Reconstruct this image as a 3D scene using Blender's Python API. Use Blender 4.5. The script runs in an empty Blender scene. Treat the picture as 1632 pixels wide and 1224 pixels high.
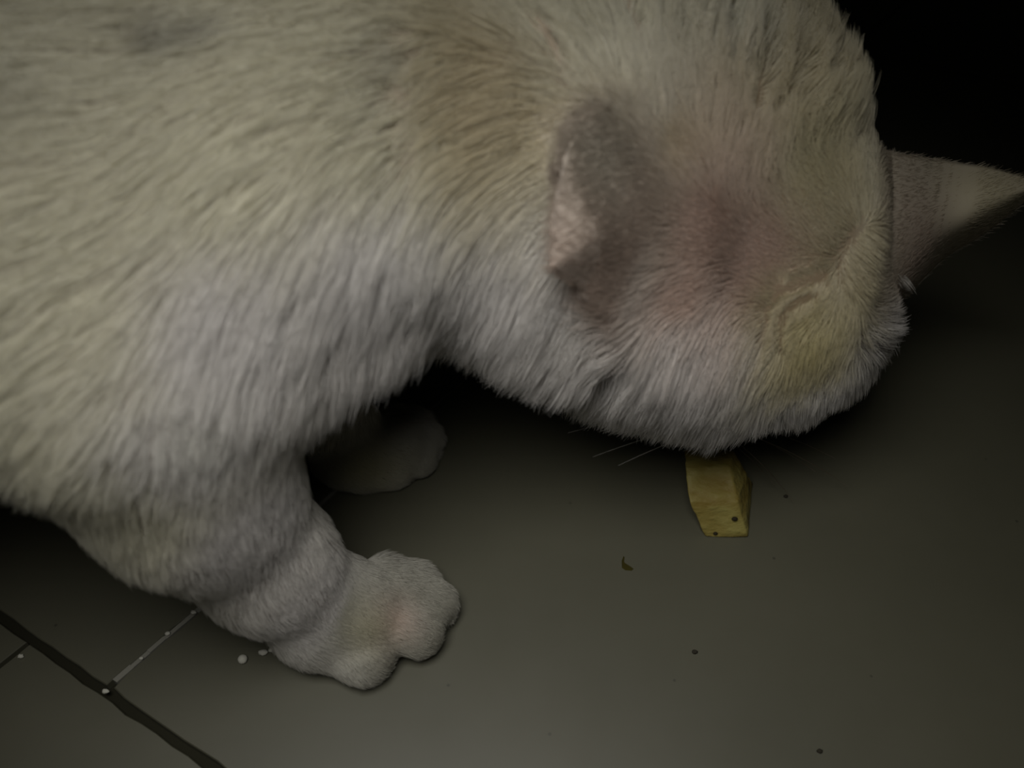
import bpy, bmesh, math, random
import numpy as np
from mathutils import Vector, Matrix, kdtree

random.seed(7)
rng = np.random.default_rng(11)
S = bpy.context.scene
COL = S.collection

# ---------------------------------------------------------------- camera, world, light, exposure
cam = bpy.data.cameras.new('camera')
cam.sensor_width = 36.0
cam.lens = 36.0 * 1400.0 / 1632.0
cam.clip_start = 0.005
cam.dof.use_dof = True
cam.dof.focus_distance = 0.30
cam.dof.aperture_fstop = 8.0
cam_ob = bpy.data.objects.new('camera', cam)
COL.objects.link(cam_ob)
cam_ob.location = (0.0, 0.0, 0.27)
cam_ob.rotation_euler = (math.radians(45.0), 0.0, 0.0)
S.camera = cam_ob

world = bpy.data.worlds.new('dark_room')
S.world = world
world.use_nodes = True
world.node_tree.nodes['Background'].inputs[0].default_value = (0.9, 1.0, 0.75, 1)
world.node_tree.nodes['Background'].inputs[1].default_value = 0.0016

def lamp(name, loc, target, power, size, angle, blend, col):
    l = bpy.data.lights.new(name, 'SPOT')
    l.energy = power
    l.shadow_soft_size = size
    l.spot_size = math.radians(angle)
    l.spot_blend = blend
    l.color = col
    o = bpy.data.objects.new(name, l)
    COL.objects.link(o)
    o.location = loc
    o.rotation_euler = (Vector(target) - Vector(loc)).to_track_quat('-Z', 'Y').to_euler()
    return o

# the weak torch the photographer holds beside the phone
lamp('torch', (-0.045, 0.03, 0.39), (0.02, 0.13, 0.0), 4.3, 0.09, 77, 1.0, (1.0, 0.985, 0.95))

S.view_settings.view_transform = 'Standard'
S.view_settings.look = 'None'
S.view_settings.gamma = 1.0
S.view_settings.use_curve_mapping = False
S.view_settings.exposure = 0.0

# ---------------------------------------------------------------- helpers
def material(name, base, rough=0.5, spec=0.5):
    m = bpy.data.materials.new(name)
    m.use_nodes = True
    b = m.node_tree.nodes['Principled BSDF']
    b.inputs['Base Color'].default_value = (*base, 1)
    b.inputs['Roughness'].default_value = rough
    b.inputs['Specular IOR Level'].default_value = spec
    return m

def link(name, data, mat=None, parent=None):
    o = bpy.data.objects.new(name, data)
    COL.objects.link(o)
    if mat:
        data.materials.append(mat)
    if parent:
        o.parent = parent
    return o

def tag(o, label=None, cat=None, group=None, kind=None):
    for k, v in (('label', label), ('category', cat), ('group', group), ('kind', kind)):
        if v:
            o[k] = v
    return o

def mesh_from(name, verts, faces, smooth=True):
    me = bpy.data.meshes.new(name)
    me.from_pydata([tuple(v) for v in verts], [], [tuple(f) for f in faces])
    me.update()
    if smooth:
        me.polygons.foreach_set('use_smooth', [True] * len(me.polygons))
    return me

def nrm(a):
    a = np.asarray(a, float)
    return a / np.maximum(np.linalg.norm(a, axis=-1, keepdims=True), 1e-9)

# ---------------------------------------------------------------- floor of large tiles
def tile_material():
    m = material('glazed_tile', (0.2, 0.2, 0.16), 0.32, 1.0)
    t = m.node_tree
    b = t.nodes['Principled BSDF']
    tc = t.nodes.new('ShaderNodeTexCoord')
    n = t.nodes.new('ShaderNodeTexNoise'); n.inputs['Scale'].default_value = 14; n.inputs['Detail'].default_value = 4
    r = t.nodes.new('ShaderNodeValToRGB')
    r.color_ramp.elements[0].position = 0.3; r.color_ramp.elements[0].color = (0.066, 0.064, 0.041, 1)
    r.color_ramp.elements[1].position = 0.7; r.color_ramp.elements[1].color = (0.077, 0.074, 0.048, 1)
    t.links.new(tc.outputs['Object'], n.inputs['Vector'])
    t.links.new(n.outputs['Fac'], r.inputs['Fac'])
    # small specks of dirt trodden into the glaze
    v = t.nodes.new('ShaderNodeTexVoronoi'); v.inputs['Scale'].default_value = 95
    t.links.new(tc.outputs['Object'], v.inputs['Vector'])
    lt = t.nodes.new('ShaderNodeMapRange'); lt.inputs[1].default_value = 0.03; lt.inputs[2].default_value = 0.07
    lt.inputs[3].default_value = 0.55; lt.inputs[4].default_value = 1.0
    t.links.new(v.outputs['Distance'], lt.inputs['Value'])
    sel = t.nodes.new('ShaderNodeMath'); sel.operation = 'GREATER_THAN'; sel.inputs[1].default_value = 0.22
    sp = t.nodes.new('ShaderNodeSeparateColor')
    t.links.new(v.outputs['Color'], sp.inputs[0]); t.links.new(sp.outputs[0], sel.inputs[0])
    mx = t.nodes.new('ShaderNodeMath'); mx.operation = 'MAXIMUM'
    t.links.new(sel.outputs[0], mx.inputs[0]); t.links.new(lt.outputs[0], mx.inputs[1])
    mul = t.nodes.new('ShaderNodeMixRGB'); mul.blend_type = 'MULTIPLY'; mul.inputs[0].default_value = 1
    t.links.new(r.outputs['Color'], mul.inputs[1]); t.links.new(mx.outputs[0], mul.inputs[2])
    t.links.new(mul.outputs['Color'], b.inputs['Base Color'])
    n2 = t.nodes.new('ShaderNodeTexNoise'); n2.inputs['Scale'].default_value = 60; n2.inputs['Detail'].default_value = 3
    t.links.new(tc.outputs['Object'], n2.inputs['Vector'])
    rr = t.nodes.new('ShaderNodeMapRange'); rr.inputs[3].default_value = 0.42; rr.inputs[4].default_value = 0.48
    t.links.new(n2.outputs['Fac'], rr.inputs['Value']); t.links.new(rr.outputs[0], b.inputs['Roughness'])
    bp = t.nodes.new('ShaderNodeBump'); bp.inputs['Strength'].default_value = 0.05; bp.inputs['Distance'].default_value = 0.0005
    t.links.new(n2.outputs['Fac'], bp.inputs['Height']); t.links.new(bp.outputs[0], b.inputs['Normal'])
    return m

M_TILE = tile_material()
M_GROUT = material('dirty_grout', (0.016, 0.015, 0.008), 0.95, 0.2)
M_PALE_GROUT = material('pale_grout', (0.18, 0.175, 0.145), 0.95, 0.2)

CROSS = np.array((-0.1315, 0.1304, 0.0000))[:2]
E1 = nrm(np.array((-0.0894, 0.1057, 0.0000))[:2] - np.array((-0.1759, 0.1569, 0.0000))[:2])       # along the wide dark joint
E2 = nrm(np.array((-0.0195, 0.2747, 0.0000))[:2] - np.array((-0.1317, 0.1311, 0.0000))[:2])     # along the thin pale joint
TILE = 0.60
def floor_pt(a, b, z=0.0):
    q = CROSS + E1 * a + E2 * b
    return (q[0], q[1], z)

floor_me = mesh_from('floor', [floor_pt(*c, -0.0035) for c in ((-1.2, -0.8), (2.0, -0.8), (2.0, 2.0), (-1.2, 2.0))], [(0, 1, 2, 3)], False)
floor = tag(link('floor', floor_me, M_GROUT), kind='structure')
floor['label'] = 'floor of large dull olive grey glazed tiles with dark joints'

def make_tile(a0, a1, b0, b1, worn):
    """a slab with slightly chipped edges"""
    e, zb = 0.0003, -0.0034
    def side(p, q, n):
        return [(p[0] + (q[0] - p[0]) * i / n, p[1] + (q[1] - p[1]) * i / n) for i in range(n)]
    n = 90 if worn else 1
    ring = side((a0, b0), (a1, b0), n) + side((a1, b0), (a1, b1), n) + side((a1, b1), (a0, b1), n) + side((a0, b1), (a0, b0), n)
    v, f, m = [], [], len(ring)
    ca, cb = (a0 + a1) / 2, (b0 + b1) / 2
    out = []
    for x, y in ring:
        j = (abs(random.gauss(0, 0.00028)) if worn else 0)
        w = random.random() < 0.04 and worn
        j += 0.0003 if w else 0
        out.append((x - math.copysign(j, x - ca) * (abs(abs(x - ca) - (a1 - a0) / 2) < 1e-6), y - math.copysign(j, y - cb) * (abs(abs(y - cb) - (b1 - b0) / 2) < 1e-6)))
    for z, sh in ((zb, 0), (-0.0004, 0), (0, e)):
        for x, y in out:
            v.append(floor_pt(x - math.copysign(sh, x - ca), y - math.copysign(sh, y - cb), z))
    for l in (0, 1):
        for i in range(m):
            j = (i + 1) % m
            f.append((l * m + i, l * m + j, (l + 1) * m + j, (l + 1) * m + i))
    f.append(tuple(range(2 * m, 3 * m)))
    return link('tile', mesh_from('tile', v, f, False), M_TILE, floor)

G1, G2 = 0.0013, 0.0007     # half widths of the wide joint and of the thin joint
for col in range(-2, 4):
    for row in range(-1, 4):
        shift = -0.035 if row < 0 else 0.0
        make_tile(col * TILE + G2 + shift, (col + 1) * TILE - G2 + shift, row * TILE + G1, (row + 1) * TILE - G1, col in (-1, 0) and row in (-1, 0))
# pale filling left in the thin joint
fv, ff = [], []
for k in range(60):
    b0, b1 = 0.004 + k * 0.0065, 0.004 + (k + 1) * 0.0065
    w = G2 * random.uniform(0.8, 1.5)
    h = -0.0002 + random.uniform(0, 0.0005)
    i = len(fv)
    fv += [floor_pt(-w, b0, -0.003), floor_pt(w, b0, -0.003), floor_pt(w, b1, -0.003), floor_pt(-w, b1, -0.003),
           floor_pt(-w, b0, h), floor_pt(w, b0, h), floor_pt(w, b1, h), floor_pt(-w, b1, h)]
    ff += [(i + 4, i + 5, i + 6, i + 7), (i, i + 1, i + 5, i + 4), (i + 1, i + 2, i + 6, i + 5), (i + 2, i + 3, i + 7, i + 6), (i + 3, i, i + 4, i + 7)]
gj = link('joint_filling', mesh_from('joint_filling', fv, ff, False), M_PALE_GROUT, floor)
gj['label'] = 'pale crumbly filling in the thin joint'

# ---------------------------------------------------------------- the cat: one continuous body grown from a distance field
# head axes: nose points down to the food, crown faces the camera
HC = np.array((0.0721, 0.2220, 0.0889))
NF = nrm(np.array((0.22, -0.12, -0.97)))
UH = np.array((0.0, -1.0, 0.1)); UH = nrm(UH - NF * (UH @ NF))
RH = np.cross(NF, UH)
def head(f, u, r):
    return tuple(HC + NF * f + UH * u + RH * r)

# (group blend, start, radius, end, radius)
LIMBS = [
    # trunk
    (0.02, (-0.0636, 0.1917, 0.1435), 0.042, (-0.1690, 0.1830, 0.1390), 0.052),
    (0.02, (-0.0448, 0.2354, 0.1589), 0.046, (-0.1713, 0.2059, 0.1577), 0.052),
    (0.02, (-0.1690, 0.1920, 0.1480), 0.058, (-0.34, 0.19, 0.125), 0.064),
    (0.02, (-0.0430, 0.2056, 0.1432), 0.039, (0.0061, 0.2230, 0.1366), 0.041),
    (0.02, (-0.0457, 0.2402, 0.1566), 0.046, (0.0126, 0.2586, 0.1397), 0.045),
    (0.02, (0.0100, 0.2340, 0.1363), 0.042, (0.0546, 0.2542, 0.1225), 0.039),
    (0.03, (0.0106, 0.2614, 0.1425), 0.042, (0.0603, 0.2670, 0.1311), 0.030),
    (0.02, (0.0146, 0.1936, 0.1199), 0.018, (0.0457, 0.1981, 0.0976), 0.019),
    (0.02, (0.0062, 0.2038, 0.1131), 0.022, (0.0283, 0.2114, 0.0925), 0.022),
    # skull
    (0.025, (0.0741, 0.2253, 0.1134), 0.029, (0.0455, 0.1989, 0.1338), 0.009),
    (0.02, (0.0649, 0.2118, 0.0972), 0.020, (0.0462, 0.1933, 0.1168), 0.008),
    (0.02, (0.0639, 0.2412, 0.1322), 0.022, (0.0462, 0.2193, 0.1428), 0.010),
    (0.02, (0.0560, 0.2537, 0.1221), 0.036, (0.0723, 0.2303, 0.0901), 0.042),
    (0.02, (0.0402, 0.2185, 0.0784), 0.022, (0.0641, 0.2217, 0.0745), 0.025),
    (0.02, (0.0874, 0.2481, 0.1051), 0.025, (0.0895, 0.2252, 0.0823), 0.024),
    (0.015, (0.0673, 0.2267, 0.0724), 0.025, (0.0876, 0.2261, 0.0718), 0.021),
    (0.02, (0.1067, 0.2358, 0.0603), 0.022, (0.1232, 0.2411, 0.0586), 0.012),
    (0.015, head(0.030, -0.006, 0.0), 0.024, head(0.052, -0.014, 0.0), 0.013),
    (0.010, head(0.050, -0.018, 0.008), 0.011, head(0.050, -0.018, -0.008), 0.011),
    # near foreleg
    (0.04, (-0.1107, 0.1597, 0.1397), 0.026, (-0.0933, 0.1523, 0.1224), 0.024),
    (0.03, (-0.0896, 0.1532, 0.1205), 0.026, (-0.0857, 0.1487, 0.0835), 0.0212),
    (0.02, (-0.0857, 0.1487, 0.0835), 0.0212, (-0.0735, 0.1486, 0.0467), 0.0156),
    (0.015, (-0.0735, 0.1486, 0.0467), 0.0156, (-0.0615, 0.1508, 0.0163), 0.0145),
    (0.012, (-0.0615, 0.1508, 0.0163), 0.0150, (-0.0486, 0.1501, 0.0160), 0.0130),
    # far foreleg
    (0.02, (-0.0571, 0.2171, 0.1053), 0.024, (-0.0696, 0.2097, 0.0696), 0.016),
    (0.01, (-0.0696, 0.2097, 0.0696), 0.016, (-0.0613, 0.2200, 0.0162), 0.0120),
    (0.010, (-0.0618, 0.2219, 0.0139), 0.0120, (-0.0451, 0.2227, 0.0130), 0.0115),
    # hind legs and tail, behind the picture's left edge
    (0.03, (-0.33, 0.145, 0.12), 0.045, (-0.30, 0.135, 0.07), 0.032),
    (0.02, (-0.30, 0.135, 0.07), 0.030, (-0.38, 0.14, 0.055), 0.017),
    (0.015, (-0.38, 0.14, 0.055), 0.016, (-0.355, 0.14, 0.012), 0.013),
    (0.012, (-0.355, 0.14, 0.012), 0.012, (-0.315, 0.14, 0.011), 0.011),
    (0.03, (-0.33, 0.235, 0.12), 0.045, (-0.30, 0.245, 0.07), 0.032),
    (0.02, (-0.30, 0.245, 0.07), 0.030, (-0.38, 0.24, 0.055), 0.017),
    (0.015, (-0.38, 0.24, 0.055), 0.016, (-0.355, 0.24, 0.012), 0.013),
    (0.012, (-0.355, 0.24, 0.012), 0.012, (-0.315, 0.24, 0.011), 0.011),
    (0.02, (-0.39, 0.19, 0.15), 0.018, (-0.47, 0.19, 0.11), 0.013),
    (0.012, (-0.47, 0.19, 0.11), 0.013, (-0.52, 0.20, 0.05), 0.011),
]
TOES = [
    # near paw: outer toe, two middle toes, inner toe
    ((-0.0572, 0.1443, 0.0110), 0.0112, (-0.0480, 0.1392, 0.0095), 0.0096),
    ((-0.0442, 0.1487, 0.0140), 0.0102, (-0.0325, 0.1472, 0.0095), 0.0094),
    ((-0.0397, 0.1557, 0.0140), 0.0098, (-0.0278, 0.1566, 0.0090), 0.0082),
    ((-0.0445, 0.1604, 0.0130), 0.0100, (-0.0345, 0.1631, 0.0090), 0.0085),
    # far paw
    ((-0.0581, 0.2177, 0.0100), 0.0105, (-0.0469, 0.2171, 0.0085), 0.0085),
    ((-0.0501, 0.2196, 0.0130), 0.0100, (-0.0388, 0.2218, 0.0085), 0.0085),
    ((-0.0473, 0.2253, 0.0130), 0.0095, (-0.0368, 0.2303, 0.0080), 0.0080),
    ((-0.0504, 0.2314, 0.0120), 0.0095, (-0.0418, 0.2370, 0.0080), 0.0078),
]

# ---------------------------------------------------------------- ears: cupped shells rooted in the skull, backs to the camera
def ear_shell(columns, thick, ns=22, nt=20):
    """columns: outlines from base to tip, one after the other across the ear"""
    cols = [np.array(c, float) for c in columns]
    def along(c, s_):
        x = np.linspace(0, 1, len(c))
        # smooth interpolation through the control points
        i = np.clip(np.searchsorted(x, s_) - 1, 0, len(c) - 2)
        f = (s_ - x[i]) * (len(c) - 1)
        p0, p1, p2, p3 = c[max(i - 1, 0)], c[i], c[i + 1], c[min(i + 2, len(c) - 1)]
        return 0.5 * ((2 * p1) + (p2 - p0) * f + (2 * p0 - 5 * p1 + 4 * p2 - p3) * f ** 2 + (3 * p1 - p0 - 3 * p2 + p3) * f ** 3)
    G = np.empty((ns, nt, 3))
    for i in range(ns):
        row = np.array([along(c, i / (ns - 1)) for c in cols])
        for j in range(nt):
            G[i, j] = along(row, j / (nt - 1))
    du = np.gradient(G, axis=0); dv = np.gradient(G, axis=1)
    nn = nrm(np.cross(du, dv))
    eye = np.array((0, 0, 0.27))
    if ((eye - G) * nn).sum() < 0:
        nn = -nn
    edge = np.minimum(np.linspace(0, 1, nt), 1 - np.linspace(0, 1, nt)) * 2
    th = thick * (0.35 + 0.65 * np.sqrt(edge))[None, :, None] * (1 - 0.6 * np.linspace(0, 1, ns))[:, None, None]
    top, bot = G, G - nn * th
    v = np.concatenate([top.reshape(-1, 3), bot.reshape(-1, 3)])
    m = ns * nt
    q = []
    for i in range(ns - 1):
        for j in range(nt - 1):
            a = i * nt + j
            q.append((a, a + 1, a + nt + 1, a + nt)); q.append((m + a + nt, m + a + nt + 1, m + a + 1, m + a))
    for i in range(ns - 1):
        for j in (0, nt - 1):
            a = i * nt + j
            q.append((a, a + nt, m + a + nt, m + a) if j == 0 else (a + nt, a, m + a, m + a + nt))
    for i in (0, ns - 1):
        for j in range(nt - 1):
            a = i * nt + j
            q.append((a + 1, a, m + a, m + a + 1) if i == 0 else (a, a + 1, m + a + 1, m + a))
    return v, np.array(q), top, nn

NEAR_EAR = [
    ((0.0795, 0.2669, 0.1268), (0.0466, 0.2214, 0.1548), (0.0173, 0.1867, 0.1682), (0.0099, 0.1706, 0.1599), (0.0087, 0.1620, 0.1449)),
    ((0.0947, 0.2451, 0.1022), (0.0534, 0.2004, 0.1338), (0.0297, 0.1791, 0.1465), (0.0180, 0.1668, 0.1497), (0.0087, 0.1620, 0.1449)),
    ((0.0809, 0.2193, 0.0721), (0.0497, 0.1901, 0.1009), (0.0282, 0.1734, 0.1223), (0.0175, 0.1679, 0.1346), (0.0087, 0.1620, 0.1449)),
]
FAR_EAR = [
    ((0.1028, 0.2526, 0.1266), (0.1171, 0.2469, 0.1266), (0.1428, 0.2554, 0.1181), (0.1555, 0.2510, 0.1180), (0.1700, 0.2450, 0.1162)),
    ((0.0906, 0.2173, 0.1168), (0.1054, 0.2144, 0.1210), (0.1358, 0.2369, 0.1137), (0.1518, 0.2414, 0.1154), (0.1700, 0.2450, 0.1162)),
    ((0.0939, 0.2031, 0.0970), (0.1101, 0.2051, 0.1017), (0.1362, 0.2321, 0.1019), (0.1504, 0.2380, 0.1078), (0.1700, 0.2450, 0.1162)),
    ((0.1247, 0.2366, 0.0611), (0.1404, 0.2445, 0.0691), (0.1535, 0.2521, 0.0809), (0.1626, 0.2502, 0.0931), (0.1724, 0.2473, 0.1128)),
]
def near_tint(P):
    c = np.repeat(np.array(((0.50, 0.405, 0.34),)), len(P), 0)
    for pos, r, colr in (((0.0306, 0.1715, 0.1445), 0.009, (0.41, 0.32, 0.26)), ((0.0186, 0.1869, 0.1599), 0.012, (0.42, 0.38, 0.31)), ((0.0408, 0.1781, 0.1299), 0.006, (0.56, 0.51, 0.46)), ((0.0641, 0.1966, 0.1272), 0.012, (0.62, 0.48, 0.41))):
        w = np.exp(-((P - np.array(pos)) ** 2).sum(1) / (2 * r * r))[:, None]
        c = c * (1 - w) + np.array(colr) * w
    return c
def far_tint(P):
    c = np.repeat(np.array(((0.43, 0.375, 0.29),)), len(P), 0)
    for pos, r, colr in (((0.1208, 0.2280, 0.1020), 0.012, (0.44, 0.34, 0.27)), ((0.1148, 0.2263, 0.0932), 0.008, (0.52, 0.44, 0.35)), ((0.1548, 0.2407, 0.1147), 0.012, (0.45, 0.40, 0.27))):
        w = np.exp(-((P - np.array(pos)) ** 2).sum(1) / (2 * r * r))[:, None]
        c = c * (1 - w) + np.array(colr) * w
    return c
EARS = []

VOX = 0.0025
LO = np.array((-0.55, 0.06, -0.004))
NX, NY, NZ = 282, 112, 100
gx = (LO[0] + np.arange(NX) * VOX).astype(np.float32)
gy = (LO[1] + np.arange(NY) * VOX).astype(np.float32)
gz = (LO[2] + np.arange(NZ) * VOX).astype(np.float32)
V = np.full((NX, NY, NZ), 0.2, np.float32)

def add_cone(a, ra, b, rb, k):
    a, b = np.array(a, np.float32), np.array(b, np.float32)
    pad = max(ra, rb) + 0.05
    sl = []
    for ax, g in enumerate((gx, gy, gz)):
        lo, hi = min(a[ax], b[ax]) - pad, max(a[ax], b[ax]) + pad
        i0, i1 = np.searchsorted(g, lo), np.searchsorted(g, hi)
        sl.append(slice(int(i0), int(max(i1, i0 + 1))))
    X, Y, Zz = np.meshgrid(gx[sl[0]], gy[sl[1]], gz[sl[2]], indexing='ij')
    d = b - a
    l2 = float(d @ d) + 1e-12
    t = np.clip(((X - a[0]) * d[0] + (Y - a[1]) * d[1] + (Zz - a[2]) * d[2]) / l2, 0, 1)
    dist = np.sqrt((X - a[0] - t * d[0]) ** 2 + (Y - a[1] - t * d[1]) ** 2 + (Zz - a[2] - t * d[2]) ** 2) - (ra + (rb - ra) * t)
    old = V[sl[0], sl[1], sl[2]]
    h = np.maximum(k - np.abs(old - dist), 0) / k
    V[sl[0], sl[1], sl[2]] = np.minimum(old, dist) - h * h * k * 0.25

for k, a, ra, b, rb in LIMBS:
    add_cone(a, ra, b, rb, k)
for a, ra, b, rb in TOES:
    add_cone(a, ra, b, rb, 0.0016)

def add_ear_root(columns, rise, reach, k, tint_fn):
    """the skin swells into the root of the ear, so that the ear grows out of the head"""
    global V
    v, q, G, nn = ear_shell(columns, 0.0026, 40, 40)
    m = int(reach * 40)
    t = np.linspace(0, 1, m)[:, None]
    r = 0.0055 * (1 - t) + 0.0023 * t
    r = r * (0.4 + 0.6 * np.sqrt(np.sin(np.pi * np.linspace(0.02, 0.98, 40))))[None, :]
    C = G[:m] - nn[:m] * (r - rise * (1 - t) * np.sin(np.pi * np.linspace(0, 1, 40))[None, :])[:, :, None]
    C = C.reshape(-1, 3); r = r.reshape(-1)
    kd = kdtree.KDTree(len(C))
    for i, p in enumerate(C):
        kd.insert(p, i)
    kd.balance()
    EARS.append((kd, r, nrm(G[-1].mean(0) - G[0].mean(0)), tint_fn, 0.0036))
    lo, hi = C.min(0) - 0.02, C.max(0) + 0.02
    I = [np.arange(np.searchsorted(g, lo[x]), min(np.searchsorted(g, hi[x]), len(g))) for x, g in enumerate((gx, gy, gz))]
    for i in I[0]:
        for j in I[1]:
            for l in I[2]:
                if V[i, j, l] < -0.012:
                    continue
                _, n_, d_ = kd.find((gx[i], gy[j], gz[l]))
                d_ -= r[n_]
                o = V[i, j, l]
                h = max(k - abs(o - d_), 0) / k
                V[i, j, l] = min(o, d_) - h * h * k * 0.25

add_ear_root(NEAR_EAR, 0.0022, 0.72, 0.012, near_tint)
add_ear_root(FAR_EAR, 0.0010, 0.3, 0.010, far_tint)
V = np.maximum(V, -(gz[None, None, :] - 0.0012))       # pads flat on the floor

def surface_nets(V):
    """one vertex per cell the surface crosses, one quad per grid edge it crosses"""
    ins = V < 0
    nx, ny, nz = V.shape
    acc = np.zeros((nx - 1, ny - 1, nz - 1, 3), np.float32)
    cnt = np.zeros((nx - 1, ny - 1, nz - 1), np.float32)
    def sub(A, o):
        return A[o[0]:nx - 1 + o[0], o[1]:ny - 1 + o[1], o[2]:nz - 1 + o[2]]
    for ax in range(3):
        oth = [q for q in range(3) if q != ax]
        for i in (0, 1):
            for j in (0, 1):
                o = [0, 0, 0]; o[oth[0]] = i; o[oth[1]] = j
                e = list(o); e[ax] = 1
                va, vb = sub(V, o), sub(V, e)
                m = (va < 0) != (vb < 0)
                t = np.where(m, va / np.where(m, va - vb, 1), 0)
                for q in range(3):
                    acc[..., q] += m * (t if q == ax else o[q])
                cnt += m
    act = cnt > 0
    idx = np.full(act.shape, -1, np.int64)
    idx[act] = np.arange(act.sum())
    cells = np.argwhere(act)
    verts = LO + (cells + acc[act] / cnt[act][:, None]) * VOX
    quads = []
    for ax in range(3):
        b, c = (ax + 1) % 3, (ax + 2) % 3
        A = np.moveaxis(ins, (ax, b, c), (0, 1, 2)); I = np.moveaxis(idx, (ax, b, c), (0, 1, 2))
        ch = A[:-1, 1:-1, 1:-1] != A[1:, 1:-1, 1:-1]
        q = np.argwhere(ch)
        i, j, k = q[:, 0], q[:, 1] + 1, q[:, 2] + 1
        quad = np.stack([I[i, j - 1, k - 1], I[i, j, k - 1], I[i, j, k], I[i, j - 1, k]], 1)
        flip = ~A[i, j, k]
        quad[flip] = quad[flip][:, ::-1]
        quads.append(quad)
    return verts, np.concatenate(quads)

bv, bq = surface_nets(V)

# ---------------------------------------------------------------- fur: how it lies, how long it is, what colour it is
WHITE = (0.74, 0.715, 0.685)
CREAM = (0.75, 0.725, 0.60)
TAN = (0.68, 0.625, 0.46)
STAIN = (0.58, 0.51, 0.25)
PINK = (0.68, 0.545, 0.465)
BEIGE = (0.41, 0.395, 0.33)
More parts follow.
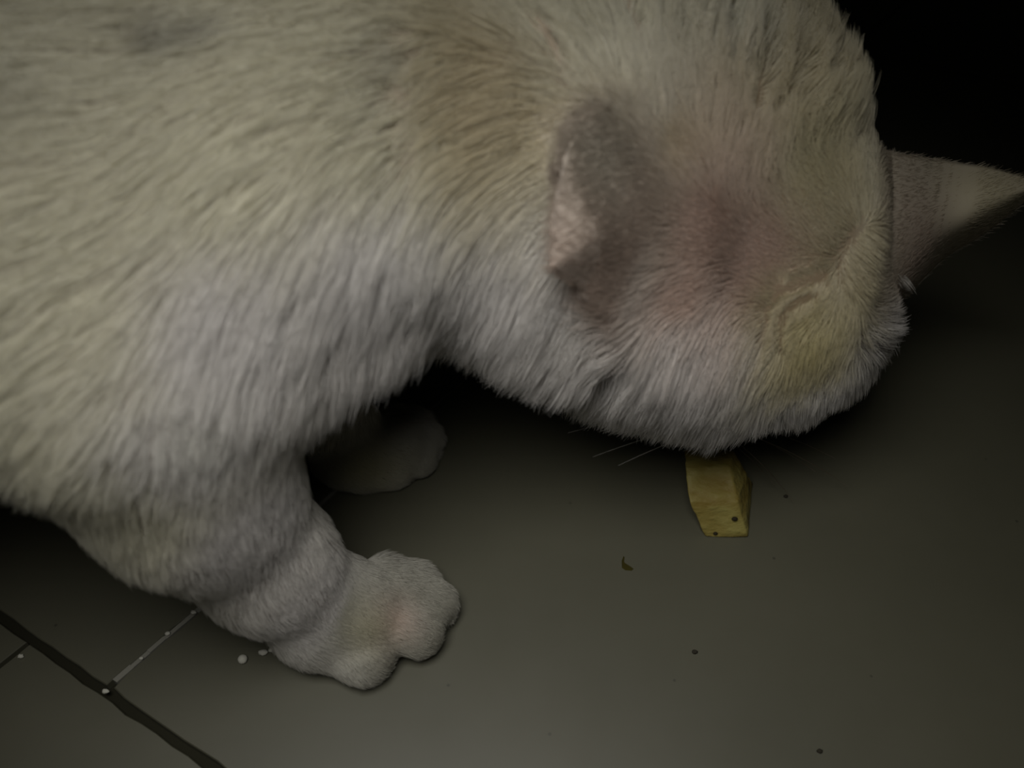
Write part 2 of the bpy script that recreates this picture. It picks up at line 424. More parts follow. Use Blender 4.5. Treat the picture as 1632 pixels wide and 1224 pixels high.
# position, direction it grows, length, lift off the skin, colour, reach
FLOW = [
    ((-0.0956, 0.1665, 0.1861), (-0.9, 0.0, -0.6), 0.015, 0.30, CREAM, 0.05),
    ((-0.0929, 0.1357, 0.1624), (-0.9, -0.1, -0.55), 0.015, 0.30, CREAM, 0.04),
    ((-0.1066, 0.1212, 0.1325), (-0.7, -0.2, -0.7), 0.013, 0.38, CREAM, 0.035),
    ((-0.0612, 0.1682, 0.1783), (-0.7, -0.15, -0.7), 0.015, 0.30, CREAM, 0.035),
    ((-0.0565, 0.1451, 0.1464), (-0.6, -0.3, -0.75), 0.016, 0.30, WHITE, 0.03),
    ((-0.0312, 0.1628, 0.1465), (-0.5, -0.4, -0.8), 0.018, 0.32, WHITE, 0.03),
    ((-0.0277, 0.1613, 0.1202), (-0.2, -0.3, -0.95), 0.022, 0.60, WHITE, 0.025),
    ((-0.0299, 0.1822, 0.1782), (-0.8, -0.1, -0.5), 0.015, 0.32, CREAM, 0.035),
    ((-0.0038, 0.1921, 0.1732), (-0.8, -0.1, -0.35), 0.015, 0.35, TAN, 0.03),
    ((-0.0025, 0.1755, 0.1309), (-0.4, -0.4, -0.8), 0.017, 0.32, WHITE, 0.025),
    ((0.0127, 0.2086, 0.1794), (-0.75, 0.4, 0.3), 0.014, 0.35, CREAM, 0.03),
    ((0.0299, 0.2032, 0.1676), (-0.3, 0.6, 0.6), 0.012, 0.40, CREAM, 0.03),
    ((0.0568, 0.2346, 0.1681), (0.0, 0.7, 0.7), 0.019, 0.75, CREAM, 0.03),
    ((0.0820, 0.2303, 0.1577), (0.25, 0.65, 0.65), 0.018, 0.85, TAN, 0.03),
    ((0.0643, 0.2144, 0.1531), (-0.1, 0.7, 0.6), 0.013, 0.55, TAN, 0.025),
    ((0.0862, 0.2088, 0.1333), (-0.8, 0.3, 0.3), 0.006, 0.14, TAN, 0.022),
    ((0.0673, 0.1924, 0.1240), (-0.9, 0.2, 0.2), 0.0042, 0.18, PINK, 0.016),
    ((0.0493, 0.1896, 0.1382), (-1, 0.1, 0.1), 0.0042, 0.18, PINK, 0.012),
    ((0.0451, 0.1808, 0.1246), (-1, -0.1, -0.1), 0.0042, 0.18, PINK, 0.010),
    ((0.0429, 0.1972, 0.1574), (-0.9, 0.2, 0.2), 0.006, 0.2, TAN, 0.012),
    ((0.0813, 0.1911, 0.1141), (-0.8, -0.2, -0.3), 0.005, 0.12, TAN, 0.016),
    ((0.0896, 0.1901, 0.0935), (-0.1, -0.4, -0.8), 0.009, 0.35, TAN, 0.018),
    ((0.0473, 0.1840, 0.0991), (-0.2, -0.5, -0.85), 0.019, 0.45, WHITE, 0.025),
    ((0.0204, 0.1859, 0.1023), (-0.3, -0.4, -0.85), 0.021, 0.48, WHITE, 0.022),
    ((0.0594, 0.1855, 0.0685), (-0.15, -0.4, -0.9), 0.018, 0.58, WHITE, 0.022),
    ((0.0952, 0.1909, 0.0713), (0.3, -0.3, -0.9), 0.013, 0.55, WHITE, 0.02),
    ((0.1158, 0.2022, 0.0928), (0.9, 0.0, -0.3), 0.016, 0.55, WHITE, 0.015),
    ((0.0991, 0.2186, 0.1311), (-0.2, 0.6, 0.5), 0.010, 0.38, TAN, 0.014),
    ((0.0994, 0.2051, 0.1167), (0.5, -0.2, -0.3), 0.008, 0.28, TAN, 0.014),
    # near foreleg
    ((-0.0698, 0.1274, 0.1296), (-0.2, -0.5, -0.8), 0.009, 0.28, WHITE, 0.022),
    ((-0.0945, 0.1216, 0.1107), (-0.1, -0.4, -0.9), 0.009, 0.35, CREAM, 0.025),
    ((-0.0664, 0.1324, 0.0861), (0.3, -0.4, -0.85), 0.0080, 0.28, WHITE, 0.022),
    ((-0.0583, 0.1371, 0.0421), (0.45, -0.3, -0.8), 0.0065, 0.27, WHITE, 0.014),
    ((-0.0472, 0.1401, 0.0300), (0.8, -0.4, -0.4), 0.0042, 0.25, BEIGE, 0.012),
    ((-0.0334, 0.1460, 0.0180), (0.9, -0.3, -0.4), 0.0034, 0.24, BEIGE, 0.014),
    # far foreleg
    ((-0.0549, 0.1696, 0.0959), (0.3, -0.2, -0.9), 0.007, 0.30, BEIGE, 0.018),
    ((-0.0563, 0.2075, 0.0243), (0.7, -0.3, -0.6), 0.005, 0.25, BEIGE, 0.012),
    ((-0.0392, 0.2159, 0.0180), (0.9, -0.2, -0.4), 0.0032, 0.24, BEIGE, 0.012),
    # rest of the animal
    (head(0.05, 0.02, 0.0), tuple(UH - NF * 0.4), 0.004, 0.2, WHITE, 0.02),
    (head(0.02, -0.04, 0.0), (-0.4, 0.3, -0.8), 0.012, 0.4, WHITE, 0.03),
    ((-0.25, 0.19, 0.19), (-1, 0, -0.2), 0.014, 0.3, CREAM, 0.06),
    ((-0.25, 0.12, 0.11), (-0.9, 0, -0.5), 0.014, 0.3, CREAM, 0.05),
    ((-0.25, 0.25, 0.11), (-0.9, 0, -0.5), 0.014, 0.3, WHITE, 0.05),
    ((-0.08, 0.26, 0.12), (-0.7, 0.1, -0.7), 0.015, 0.3, WHITE, 0.05),
    ((-0.36, 0.14, 0.03), (0.2, 0, -0.9), 0.006, 0.3, WHITE, 0.03),
    ((-0.36, 0.24, 0.03), (0.2, 0, -0.9), 0.006, 0.3, WHITE, 0.03),
    ((-0.48, 0.19, 0.10), (-0.7, 0.1, -0.7), 0.012, 0.3, CREAM, 0.03),
]
# patches with an edge of their own: position, radius, colour, strength
PATCHES = [
    ((-0.0692, 0.1865, 0.1910), 0.0032, (0.34, 0.32, 0.26), 0.9),
    ((-0.0599, 0.1877, 0.1905), 0.0017, (0.28, 0.26, 0.21), 0.95),
    ((-0.0975, 0.1665, 0.1861), 0.006, (0.55, 0.53, 0.43), 0.5),
    ((-0.0214, 0.1903, 0.1802), 0.006, (0.52, 0.50, 0.42), 0.5),
    ((-0.0023, 0.1932, 0.1727), 0.012, (0.66, 0.58, 0.42), 0.6),
    ((0.0544, 0.1937, 0.1413), 0.020, PINK, 0.6),
    ((0.0675, 0.1918, 0.1224), 0.012, (0.70, 0.55, 0.47), 0.7),
    ((0.0860, 0.1914, 0.1022), 0.011, STAIN, 0.75),
    ((0.0738, 0.1887, 0.1138), 0.006, (0.62, 0.56, 0.36), 0.6),
    ((0.0841, 0.2154, 0.1412), 0.012, (0.62, 0.57, 0.36), 0.6),
    ((-0.0375, 0.1425, 0.0240), 0.0055, (0.66, 0.50, 0.43), 0.6),
    ((-0.0469, 0.1392, 0.0240), 0.006, (0.52, 0.49, 0.34), 0.6),
    ((-0.0698, 0.1274, 0.1296), 0.009, (0.84, 0.825, 0.77), 0.8),  # lit shiny spot on the shoulder, painted as whiter fur
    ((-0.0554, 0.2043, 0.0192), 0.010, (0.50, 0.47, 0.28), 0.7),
]
# lines where the coat parts and opens
PARTINGS = [
    [(0.0681, 0.2471, 0.1706), (0.0691, 0.2390, 0.1626), (0.0668, 0.2244, 0.1569), (0.0636, 0.2116, 0.1519)],
    [(0.0804, 0.2485, 0.1638), (0.0770, 0.2293, 0.1582), (0.0719, 0.2190, 0.1515)],
    [(0.0884, 0.2394, 0.1606), (0.0888, 0.2275, 0.1526)],
    [(0.0567, 0.2393, 0.1729), (0.0548, 0.2232, 0.1646)],
    [(0.0678, 0.2145, 0.1503), (0.0767, 0.2234, 0.1529)],
    [(0.0876, 0.1977, 0.1167), (0.0745, 0.1905, 0.1168), (0.0701, 0.1882, 0.1115), (0.0709, 0.1876, 0.1032)],
    [(0.0841, 0.1928, 0.1132), (0.0751, 0.1885, 0.1112), (0.0766, 0.1880, 0.1003)],
    [(0.0196, 0.1800, 0.0944), (0.0267, 0.1845, 0.1000), (0.0332, 0.1820, 0.1127)],
    [(-0.0207, 0.1955, 0.1851), (-0.0227, 0.1853, 0.1767), (-0.0213, 0.1754, 0.1667)],
    [(0.0096, 0.2073, 0.1799), (0.0133, 0.1988, 0.1730)], [(0.0305, 0.2212, 0.1803), (0.0320, 0.2129, 0.1728)],
]
skin = kdtree.KDTree(len(bv))
for i, q in enumerate(bv):
    skin.insert(q, i)
skin.balance()
def on_skin(p):
    return np.array(skin.find(p)[0])
PATCHES = [(on_skin(f[0]),) + f[1:] for f in PATCHES]
PARTINGS = [np.array([on_skin(p) for p in line]) for line in PARTINGS]
fp = np.array([on_skin(f[0]) for f in FLOW]); fd = nrm(np.array([f[1] for f in FLOW], float))
fl = np.array([f[2] for f in FLOW]); fa = np.array([f[3] for f in FLOW])
fc = np.array([f[4] for f in FLOW]); fr = np.array([f[5] for f in FLOW])

def fur_field(P):
    d, l, a, c = (np.zeros((len(P), 3)), np.zeros(len(P)), np.zeros(len(P)), np.zeros((len(P), 3)))
    w_ = np.full(len(P), 1e-12)
    for i in range(len(FLOW)):
        q = ((P - fp[i]) ** 2).sum(1)
        w = 1.0 / (1e-6 + q / fr[i] ** 2) ** 2.2
        d += w[:, None] * fd[i]; l += w * fl[i]; a += w * fa[i]; c += w[:, None] * fc[i]; w_ += w
    c /= w_[:, None]
    for pos, r, colr, k in PATCHES:
        w = k * np.exp(-((P - np.array(pos)) ** 2).sum(1) / (2 * r * r))
        c = c * (1 - w[:, None]) + np.array(colr) * w[:, None]
    d, l, a = nrm(d), l / w_, a / w_
    for line in PARTINGS:
        for a0, b0 in zip(line, line[1:]):
            ab = b0 - a0
            s_ = np.clip(((P - a0) @ ab) / (ab @ ab), 0, 1)
            off = P - a0 - s_[:, None] * ab
            q = np.linalg.norm(off, axis=1)
            w = np.exp(-(q / 0.0028) ** 2)
            d = nrm(d + 1.3 * w[:, None] * off / np.maximum(q, 1e-5)[:, None])
            l = np.maximum(l * (1 - 0.25 * w), 0.0042)
    for kd, rad, axis, tint_fn, len_ in EARS:
        hit = [kd.find(p)[1:] for p in P]
        q = np.array([h[1] for h in hit]) - rad[[h[0] for h in hit]]
        w = np.clip((0.0050 - q) / 0.0040, 0, 1); w = (w * w * (3 - 2 * w))
        d = nrm(d * (1 - w[:, None]) + axis * w[:, None])
        l = l * (1 - w) + len_ * w
        a = a * (1 - w) + 0.15 * w
        c = c * (1 - w[:, None]) + tint_fn(P) * w[:, None]
    return d, l, a, c

def fur_material(name, translucency):
    m = bpy.data.materials.new(name)
    m.use_nodes = True
    t = m.node_tree
    t.nodes.clear()
    out = t.nodes.new('ShaderNodeOutputMaterial')
    at = t.nodes.new('ShaderNodeAttribute'); at.attribute_name = 'tint'
    df = t.nodes.new('ShaderNodeBsdfDiffuse')
    tr = t.nodes.new('ShaderNodeBsdfTranslucent')
    gl = t.nodes.new('ShaderNodeBsdfGlossy'); gl.inputs['Roughness'].default_value = 0.5
    gl.inputs['Color'].default_value = (0.9, 0.9, 0.9, 1)
    a = t.nodes.new('ShaderNodeMixShader'); a.inputs[0].default_value = translucency
    b = t.nodes.new('ShaderNodeMixShader'); b.inputs[0].default_value = 0.04
    t.links.new(at.outputs['Color'], df.inputs['Color']); t.links.new(at.outputs['Color'], tr.inputs['Color'])
    t.links.new(df.outputs[0], a.inputs[1]); t.links.new(tr.outputs[0], a.inputs[2])
    t.links.new(a.outputs[0], b.inputs[1]); t.links.new(gl.outputs[0], b.inputs[2])
    t.links.new(b.outputs[0], out.inputs['Surface'])
    return m

M_FUR = fur_material('cat_fur', 0.45)
M_SKIN = fur_material('cat_undercoat', 0.0)

cat = bpy.data.objects.new('cat', None)
COL.objects.link(cat)
cat.location = (-0.05, 0.19, 0.0)
tag(cat, 'white cat with yellow stained fur bending its head down to the yellow food', 'cat')
INV = Matrix.Translation(-cat.location)

def keep(o):
    if o.parent is cat or o.parent == cat:
        o.matrix_parent_inverse = INV
    return o

def set_tint(me, colr):
    at = me.attributes.new('tint', 'FLOAT_COLOR', 'POINT')
    at.data.foreach_set('color', np.concatenate([colr, np.ones((len(colr), 1))], 1).astype(np.float32).ravel())

def mesh_numpy(name, verts, quads):
    me = bpy.data.meshes.new(name)
    me.vertices.add(len(verts)); me.vertices.foreach_set('co', verts.astype(np.float32).ravel())
    n = len(quads)
    me.loops.add(n * 4); me.loops.foreach_set('vertex_index', quads.astype(np.int32).ravel())
    me.polygons.add(n)
    me.polygons.foreach_set('loop_start', np.arange(0, n * 4, 4, dtype=np.int32))
    me.polygons.foreach_set('use_smooth', np.ones(n, bool))
    me.update(calc_edges=True)
    me.validate()
    return me

body_me = mesh_numpy('body', bv, bq)
body_col = fur_field(bv)[3]
ear_near = np.ones(len(bv))
for kd, rad, axis, tint_fn, len_ in EARS:
    ear_near = np.minimum(ear_near, np.array([kd.find(p)[2] for p in bv]))
ear_w = np.clip((0.011 - ear_near) / 0.006, 0, 1)[:, None]
set_tint(body_me, body_col * (np.array((0.42, 0.36, 0.33)) * (1 - ear_w) + 0.8 * ear_w))
body = keep(link('body', body_me, M_SKIN, cat))

def surface_of(me):
    me.calc_loop_triangles()
    n = len(me.vertices)
    co = np.empty(n * 3, np.float32); me.vertices.foreach_get('co', co); co = co.reshape(-1, 3)
    no = np.empty(n * 3, np.float32); me.vertex_normals.foreach_get('vector', no); no = no.reshape(-1, 3)
    tri = np.empty(len(me.loop_triangles) * 3, np.int32); me.loop_triangles.foreach_get('vertices', tri)
    return co.astype(float), no.astype(float), tri.reshape(-1, 3)

def sample(co, no, tri, n, weight=None):
    a, b, c = co[tri[:, 0]], co[tri[:, 1]], co[tri[:, 2]]
    ar = np.linalg.norm(np.cross(b - a, c - a), axis=1)
    if weight is not None:
        ar = ar * weight((a + b + c) / 3)
    k = rng.choice(len(tri), n, p=ar / ar.sum())
    r1, r2 = np.sqrt(rng.random(n)), rng.random(n)
    w = np.stack([1 - r1, r1 * (1 - r2), r1 * r2], 1)
    P = np.einsum('nk,nkd->nd', w, co[tri[k]])
    N = nrm(np.einsum('nk,nkd->nd', w, no[tri[k]]))
    return P, N

def nearest(P, Q):
    kd = kdtree.KDTree(len(Q))
    for i, q in enumerate(Q):
        kd.insert(q, i)
    kd.balance()
    return np.array([kd.find(x)[1] for x in P])

STEPS = 6
def grow(P, N, D_, L, A):
    """points of every hair: leaves the skin lifted, then lies down along the coat"""
    T = nrm(D_ - N * (D_ * N).sum(1, keepdims=True))
    pts = np.empty((len(P), STEPS, 3))
    cur = P - N * 0.0002
    pts[:, 0] = cur
    for s_ in range(1, STEPS):
        u = (s_ - 0.5) / (STEPS - 1)
        lift = A * (1.5 - 1.15 * u)
        d = nrm(T + N * np.tan(np.clip(lift, 0, 1.25))[:, None] + np.array((0, 0, -0.12 * u)) * np.clip((L - 0.004) / 0.008, 0, 1)[:, None])
        cur = cur + d * (L / (STEPS - 1))[:, None]
        pts[:, s_] = cur
    return pts

def make_fur(name, P, N, D_, L, A, C_, width, clump_sizes, parent):
    n = len(P)
    L = L * rng.uniform(0.7, 1.15, n)
    D_ = nrm(D_ + rng.normal(0, 0.10, (n, 3)))
    A = A * rng.uniform(0.75, 1.25, n)
    pts = grow(P, N, D_, L, A)
    prof = np.linspace(0, 1, STEPS)[None, :, None]
    for m, strength in clump_sizes:
        pick = rng.choice(n, m, replace=False)
        # every lock leans its own way a little
        lean = rng.normal(0, 0.12, (m, 3)); lean_a = A[pick] * rng.uniform(0.8, 1.3, m)
        guide = grow(P[pick], N[pick], nrm(D_[pick] + lean), L[pick] * 1.03, lean_a)
        near = nearest(P, P[pick])
        same = (N * N[pick][near]).sum(1) > 0.4
        k = (np.clip(strength * (0.45 + 1.4 * A), 0, 0.9) * np.clip((L - 0.004) / 0.006, 0, 1) * same * rng.uniform(0.6, 1.0, n))[:, None, None] * prof ** 1.3
        pts = pts * (1 - k) + guide[near] * k
    pts[:, :, 2] = np.maximum(pts[:, :, 2], 0.0006)
    hc = bpy.data.hair_curves.new(name)
    hc.add_curves([STEPS] * n)
    hc.position_data.foreach_set('vector', pts.astype(np.float32).ravel())
    rad = (width * np.array([1.0, 1.0, 0.9, 0.75, 0.5, 0.15]))[None, :] * rng.uniform(0.7, 1.2, n)[:, None]
    ra = hc.attributes.get('radius') or hc.attributes.new('radius', 'FLOAT', 'POINT')
    ra.data.foreach_set('value', rad.astype(np.float32).ravel())
    C_ = np.clip(C_ * rng.uniform(0.9, 1.08, n)[:, None], 0, 0.85)
    at = hc.attributes.new('tint', 'FLOAT_COLOR', 'CURVE')
    at.data.foreach_set('color', np.concatenate([C_, np.ones((n, 1))], 1).astype(np.float32).ravel())
    hc.update_tag()
    o = keep(link(name, hc, M_FUR, parent))
    o['kind'] = 'stuff'
    return o

def density(q):
    L = fur_field(q)[1]
    fine = 1.0 * (q[:, 0] > -0.02) + 0.0
    w = np.where(q[:, 0] > -0.17, 1.0, 0.12)
    w = np.where(q[:, 1] > 0.265, w * 0.35, w)
    w = np.where((q[:, 2] < 0.04), w * 2.0, w)
    return (w + 0.4 * fine) * np.clip(0.011 / L, 0.9, 2.6)

N_FUR = 420000
co, no, tri = surface_of(body_me)
P, N = sample(co, no, tri, N_FUR, density)
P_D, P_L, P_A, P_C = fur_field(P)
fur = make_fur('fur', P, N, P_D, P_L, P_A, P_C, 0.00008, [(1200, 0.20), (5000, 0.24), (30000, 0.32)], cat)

# ---------------------------------------------------------------- ears as parts
def build_ear(columns, thick, tint_fn, label, n, length):
    v, q, top, nn = ear_shell(columns, thick)
    me = mesh_numpy('ear', v, q)
    bm = bmesh.new(); bm.from_mesh(me); bmesh.ops.recalc_face_normals(bm, faces=bm.faces); bm.to_mesh(me); bm.free()
    set_tint(me, tint_fn(v) * 0.8)
    o = keep(link('ear', me, M_SKIN, cat))
    o['label'] = label
    c_, n_, t_ = surface_of(me)
    P, N = sample(c_, n_, t_, n)
    base = top[0].mean(0); tip = top[-1].mean(0)
    D_ = np.repeat(nrm(tip - base)[None], n, 0)
    make_fur('ear_fur', P, N, D_, np.full(n, length), np.full(n, 0.10), tint_fn(P), 0.00007, [(n // 30, 0.2)], o)
    return o

build_ear(NEAR_EAR, 0.0026, near_tint, 'pink thin-furred ear laid back over the neck', 30000, 0.0035)
build_ear(FAR_EAR, 0.0026, far_tint, 'pale tan ear pointing away to the right', 20000, 0.0035)

# ---------------------------------------------------------------- face under the head: eyes, nose, whiskers
def blob(name, loc, scale, mat, parent, seg=16, jitter=0.0, rot=None):
    bm = bmesh.new()
    bmesh.ops.create_uvsphere(bm, u_segments=seg, v_segments=seg // 2 + 2, radius=1.0)
    for v in bm.verts:
        k = 1 + random.uniform(-jitter, jitter)
        v.co = Vector((v.co.x * scale[0] * k, v.co.y * scale[1] * k, v.co.z * scale[2] * k))
    M = Matrix.Translation(loc)
    if rot is not None:
        M = M @ rot
    if parent is not None:
        bm.transform(M)
    for f in bm.faces:
        f.smooth = True
    me = bpy.data.meshes.new(name); bm.to_mesh(me); bm.free()
    o = link(name, me, mat, parent)
    if parent is None:
        o.location = loc
    return o

HROT = Matrix((tuple(RH), tuple(NF), tuple(UH))).transposed().to_4x4()
M_EYE = material('eye_amber', (0.35, 0.24, 0.05), 0.08, 0.6)
M_PUPIL = material('pupil', (0.005, 0.005, 0.005), 0.1, 0.5)
M_NOSE = material('nose_pink', (0.55, 0.28, 0.25), 0.45, 0.4)
for sx in (-1, 1):
    e = keep(blob('eye', head(0.036, 0.0, 0.019 * sx), (0.0085, 0.0085, 0.0075), M_EYE, cat, rot=HROT))
    pu = keep(blob('pupil', head(0.0435, 0.002, 0.0205 * sx), (0.0022, 0.0014, 0.0050), M_PUPIL, e, rot=HROT))
keep(blob('nose', head(0.0635, -0.011, 0.0), (0.0052, 0.0035, 0.0040), M_NOSE, cat, rot=HROT))

def tube(name, pts, r0, r1, mat, parent, sides=5):
    pts = [Vector(p) for p in pts]
    bm = bmesh.new(); rings = []
    for i, p in enumerate(pts):
        t = (pts[min(i + 1, len(pts) - 1)] - pts[max(i - 1, 0)]).normalized()
        a = t.orthogonal().normalized(); b = t.cross(a)
        r = r0 + (r1 - r0) * i / (len(pts) - 1)
        rings.append([bm.verts.new(p + (a * math.cos(q) + b * math.sin(q)) * r) for q in [2 * math.pi * k / sides for k in range(sides)]])
    for i in range(len(rings) - 1):
        for k in range(sides):
            bm.faces.new((rings[i][k], rings[i][(k + 1) % sides], rings[i + 1][(k + 1) % sides], rings[i + 1][k]))
    bm.faces.new(rings[0]); bm.faces.new(rings[-1][::-1])
    for f in bm.faces:
        f.smooth = True
    me = bpy.data.meshes.new(name); bm.to_mesh(me); bm.free()
    return link(name, me, mat, parent)

M_WHISK = material('whisker_white', (0.55, 0.53, 0.48), 0.4, 0.4)
M_WHISK_SHADED = material('whisker_shaded', (0.07, 0.055, 0.035), 0.5, 0.3)  # dark copy for the shadowed whiskers, shade put into the colour
def whisker(a, b, sag, mat):
    a, b = Vector(a), Vector(b)
    pts = [a.lerp(b, t) + Vector((0, 0, -sag * 4 * t * (1 - t))) for t in [k / 8 for k in range(9)]]
    for p in pts:
        p.z = max(p.z, 0.0006)
    return keep(tube('whisker', pts, 0.00028, 0.00007, mat, cat))
for a, b, s_ in (
    (head(0.052, -0.002, 0.016), (0.1280, 0.2089, 0.0060), -0.004), (head(0.054, -0.004, 0.016), (0.1156, 0.2127, 0.0100), -0.004),
    (head(0.056, -0.004, 0.015), (0.1011, 0.2105, 0.0040), -0.003), (head(0.056, -0.006, 0.014), (0.1072, 0.2045, 0.0020), -0.004),
    (head(0.052, -0.006, 0.016), (0.1235, 0.2179, 0.0120), -0.003)):
    whisker(a, b, s_, M_WHISK_SHADED)
for a, b, s_ in (
    (head(0.052, -0.002, -0.016), (0.0313, 0.2202, 0.0100), -0.003), (head(0.054, -0.004, -0.016), (0.0406, 0.2158, 0.0100), -0.003),
    (head(0.050, -0.004, -0.016), (0.0218, 0.2290, 0.0140), -0.003)):
    whisker(a, b, s_, M_WHISK)

# ---------------------------------------------------------------- food on the floor
def food_material():
    m = material('yellow_food', (0.45, 0.36, 0.08), 0.6, 0.3)
    t = m.node_tree; b = t.nodes['Principled BSDF']
    tc = t.nodes.new('ShaderNodeTexCoord')
    n = t.nodes.new('ShaderNodeTexNoise'); n.inputs['Scale'].default_value = 130; n.inputs['Detail'].default_value = 5
    mp = t.nodes.new('ShaderNodeMapping'); mp.inputs['Scale'].default_value = (0.6, 1.3, 1.3)
    r = t.nodes.new('ShaderNodeValToRGB')
    r.color_ramp.elements[0].position = 0.3; r.color_ramp.elements[0].color = (0.165, 0.112, 0.018, 1)
    r.color_ramp.elements[1].position = 0.68; r.color_ramp.elements[1].color = (0.25, 0.215, 0.062, 1)
    t.links.new(tc.outputs['Object'], mp.inputs['Vector']); t.links.new(mp.outputs[0], n.inputs['Vector'])
    t.links.new(n.outputs['Fac'], r.inputs['Fac']); t.links.new(r.outputs[0], b.inputs['Base Color'])
    bp = t.nodes.new('ShaderNodeBump'); bp.inputs['Strength'].default_value = 0.9; bp.inputs['Distance'].default_value = 0.0022
    t.links.new(n.outputs['Fac'], bp.inputs['Height']); t.links.new(bp.outputs[0], b.inputs['Normal'])
    return m

M_FOOD = food_material()
M_PIT = material('food_pit', (0.02, 0.016, 0.008), 0.8, 0.2)
FOOD_V = [   # bottom ring, middle ring, top ring
    (0.0715, 0.1899, 0.0000), (0.0875, 0.1893, 0.0000), (0.0941, 0.2152, 0.0000), (0.0698, 0.2168, 0.0000),
    (0.0647, 0.1956, 0.0130), (0.0824, 0.1961, 0.0130), (0.0886, 0.2111, 0.0120), (0.0672, 0.2204, 0.0120),
    (0.0637, 0.2074, 0.0190), (0.0807, 0.2083, 0.0190), (0.0839, 0.2171, 0.0180), (0.0654, 0.2171, 0.0180),
]
food_f = [(3, 2, 1, 0), (8, 9, 10, 11)]
for lv in (0, 4):
    for k in range(4):
        j = (k + 1) % 4
        food_f.append((lv + k, lv + j, lv + 4 + j, lv + 4 + k))
FC = np.mean(np.array(FOOD_V), 0); FC[2] = 0
bm = bmesh.new()
vs = [bm.verts.new(Vector(v) - Vector(FC)) for v in FOOD_V]
for f in food_f:
    bm.faces.new([vs[i] for i in f])
bmesh.ops.recalc_face_normals(bm, faces=bm.faces)
bmesh.ops.bevel(bm, geom=list(bm.edges), offset=0.0009, segments=2, affect='EDGES', profile=0.6)
bmesh.ops.triangulate(bm, faces=bm.faces)
bmesh.ops.subdivide_edges(bm, edges=[e for e in bm.edges if e.calc_length() > 0.004], cuts=5, use_grid_fill=True)
from mathutils import noise
for v in bm.verts:
    k = noise.noise(v.co * 260) * 0.00055 + noise.noise(v.co * 700) * 0.00022
    v.co += v.normal * k if v.normal.length > 0 else Vector()
    v.co.z = max(v.co.z, 0.0003)
bm.normal_update()
for f in bm.faces:
    f.smooth = True
me = bpy.data.meshes.new('food_block'); bm.to_mesh(me); bm.free()
food = link('food_block', me, M_FOOD)
food.location = tuple(FC)
tag(food, 'rough yellow block of food standing on the tile under the cat\'s chin', 'food')
for loc, r in (((0.0815, 0.1924, 0.0078), 0.0008), ((0.0749, 0.1898, 0.0024), 0.0006)):
    pit = blob('pit', Vector(loc) - Vector(FC), (r * 1.5, r, r), M_PIT, food, 8)
    pit['label'] = 'dark pit in the yellow food'

# ---------------------------------------------------------------- crumbs and dirt lying on the floor
M_CRUMB = material('white_crumb', (0.42, 0.41, 0.35), 0.8, 0.2)
M_DARK = material('dark_grit', (0.03, 0.027, 0.02), 1.0, 0.0)
M_SMEAR = material('dried_smear', (0.035, 0.030, 0.008), 0.9, 0.0)
def crumb(name, loc, sc, mat, label, cat_, jit=0.12, seg=10):
    o = blob(name, (loc[0], loc[1], sc[2] * 0.85), sc, mat, None, seg, jit)
    return tag(o, label, cat_)
crumb('crumb', (-0.0888, 0.1406, 0.0000), (0.0016, 0.0016, 0.0014), M_CRUMB, 'round white crumb on the floor left of the near paw', 'crumb', 0.03, 14)
crumb('crumb', (-0.0827, 0.1433, 0.0000), (0.0017, 0.0011, 0.0008), M_CRUMB, 'oblong pale crumb between the round crumb and the near paw', 'crumb', 0.2)
crumb('crumb', (-0.0803, 0.1442, 0.0000), (0.0009, 0.0008, 0.0006), M_CRUMB, 'tiny pale crumb touching the oblong crumb by the near paw', 'crumb', 0.2)
crumb('crumb', (-0.0737, 0.2177, 0.0000), (0.0014, 0.0008, 0.0007), M_CRUMB, 'pale crumb beside the thin joint behind the far paw', 'crumb', 0.2)
crumb('crumb', (-0.1163, 0.1502, 0.0000), (0.0010, 0.0007, 0.0006), M_CRUMB, 'small pale crumb lying on the thin joint at lower left', 'crumb', 0.2)
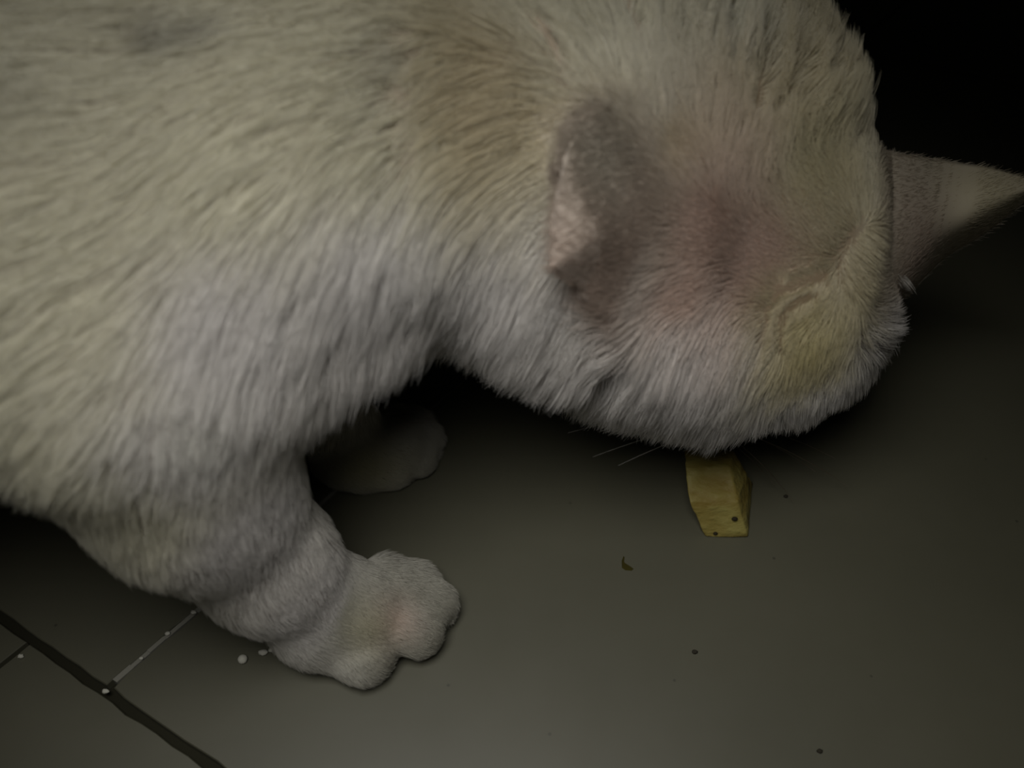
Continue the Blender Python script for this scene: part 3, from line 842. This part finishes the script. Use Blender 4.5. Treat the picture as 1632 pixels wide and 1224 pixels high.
crumb('crumb', (-0.1097, 0.1583, 0.0000), (0.0012, 0.0008, 0.0006), M_CRUMB, 'pale crumb at the end of the thin joint under the near leg', 'crumb', 0.2)
crumb('crumb', (-0.1306, 0.1298, 0.0000), (0.0012, 0.0008, 0.0007), M_CRUMB, 'pale crumb where the thin joint meets the wide joint', 'crumb', 0.2)
crumb('crumb', (-0.1226, 0.1413, 0.0000), (0.0008, 0.0006, 0.0005), M_CRUMB, 'tiny crumb just right of the thin joint', 'crumb', 0.2)
crumb('crumb', (-0.1627, 0.1420, 0.0000), (0.0010, 0.0008, 0.0006), M_CRUMB, 'faint crumb at the far left edge of the floor', 'crumb', 0.2)
crumb('grit', (0.0608, 0.1436, 0.0000), (0.0010, 0.0007, 0.0005), M_DARK, 'single dark grit speck below the yellow food', 'grit', 0.2)
crumb('grit', (0.0942, 0.1107, 0.0000), (0.0009, 0.0007, 0.0005), M_DARK, 'dark grit speck near the bottom edge of the floor', 'grit', 0.2)
crumb('grit', (0.1054, 0.2085, 0.0000), (0.0009, 0.0007, 0.0005), M_DARK, 'dark grit speck right of the yellow food', 'grit', 0.2)

def smear(loc, pts, label):
    """thin dried film: a ragged low mound"""
    bm = bmesh.new()
    c = bm.verts.new((0, 0, 0.00035)); ring = []; rim = []
    n = len(pts)
    for x, y in pts:
        ring.append(bm.verts.new((x * 0.7, y * 0.7, 0.0003))); rim.append(bm.verts.new((x, y, 0.00003)))
    for k in range(n):
        j = (k + 1) % n
        bm.faces.new((c, ring[k], ring[j])); bm.faces.new((ring[k], rim[k], rim[j], ring[j]))
    me = bpy.data.meshes.new('smear'); bm.to_mesh(me); bm.free()
    o = link('smear', me, M_SMEAR); o.location = (loc[0], loc[1], 0)
    return tag(o, label, 'stain')
smear((0.0403, 0.1787, 0.0000), [(0.0006, 0.0024), (0.0002, 0.0028), (-0.0006, 0.0008), (-0.0008, -0.0022), (0.0004, -0.0032), (0.0026, -0.0034), (0.0034, -0.0026), (0.0012, -0.0014), (0.0002, 0.0004)],
      'small hooked brown smear left of and below the yellow food')
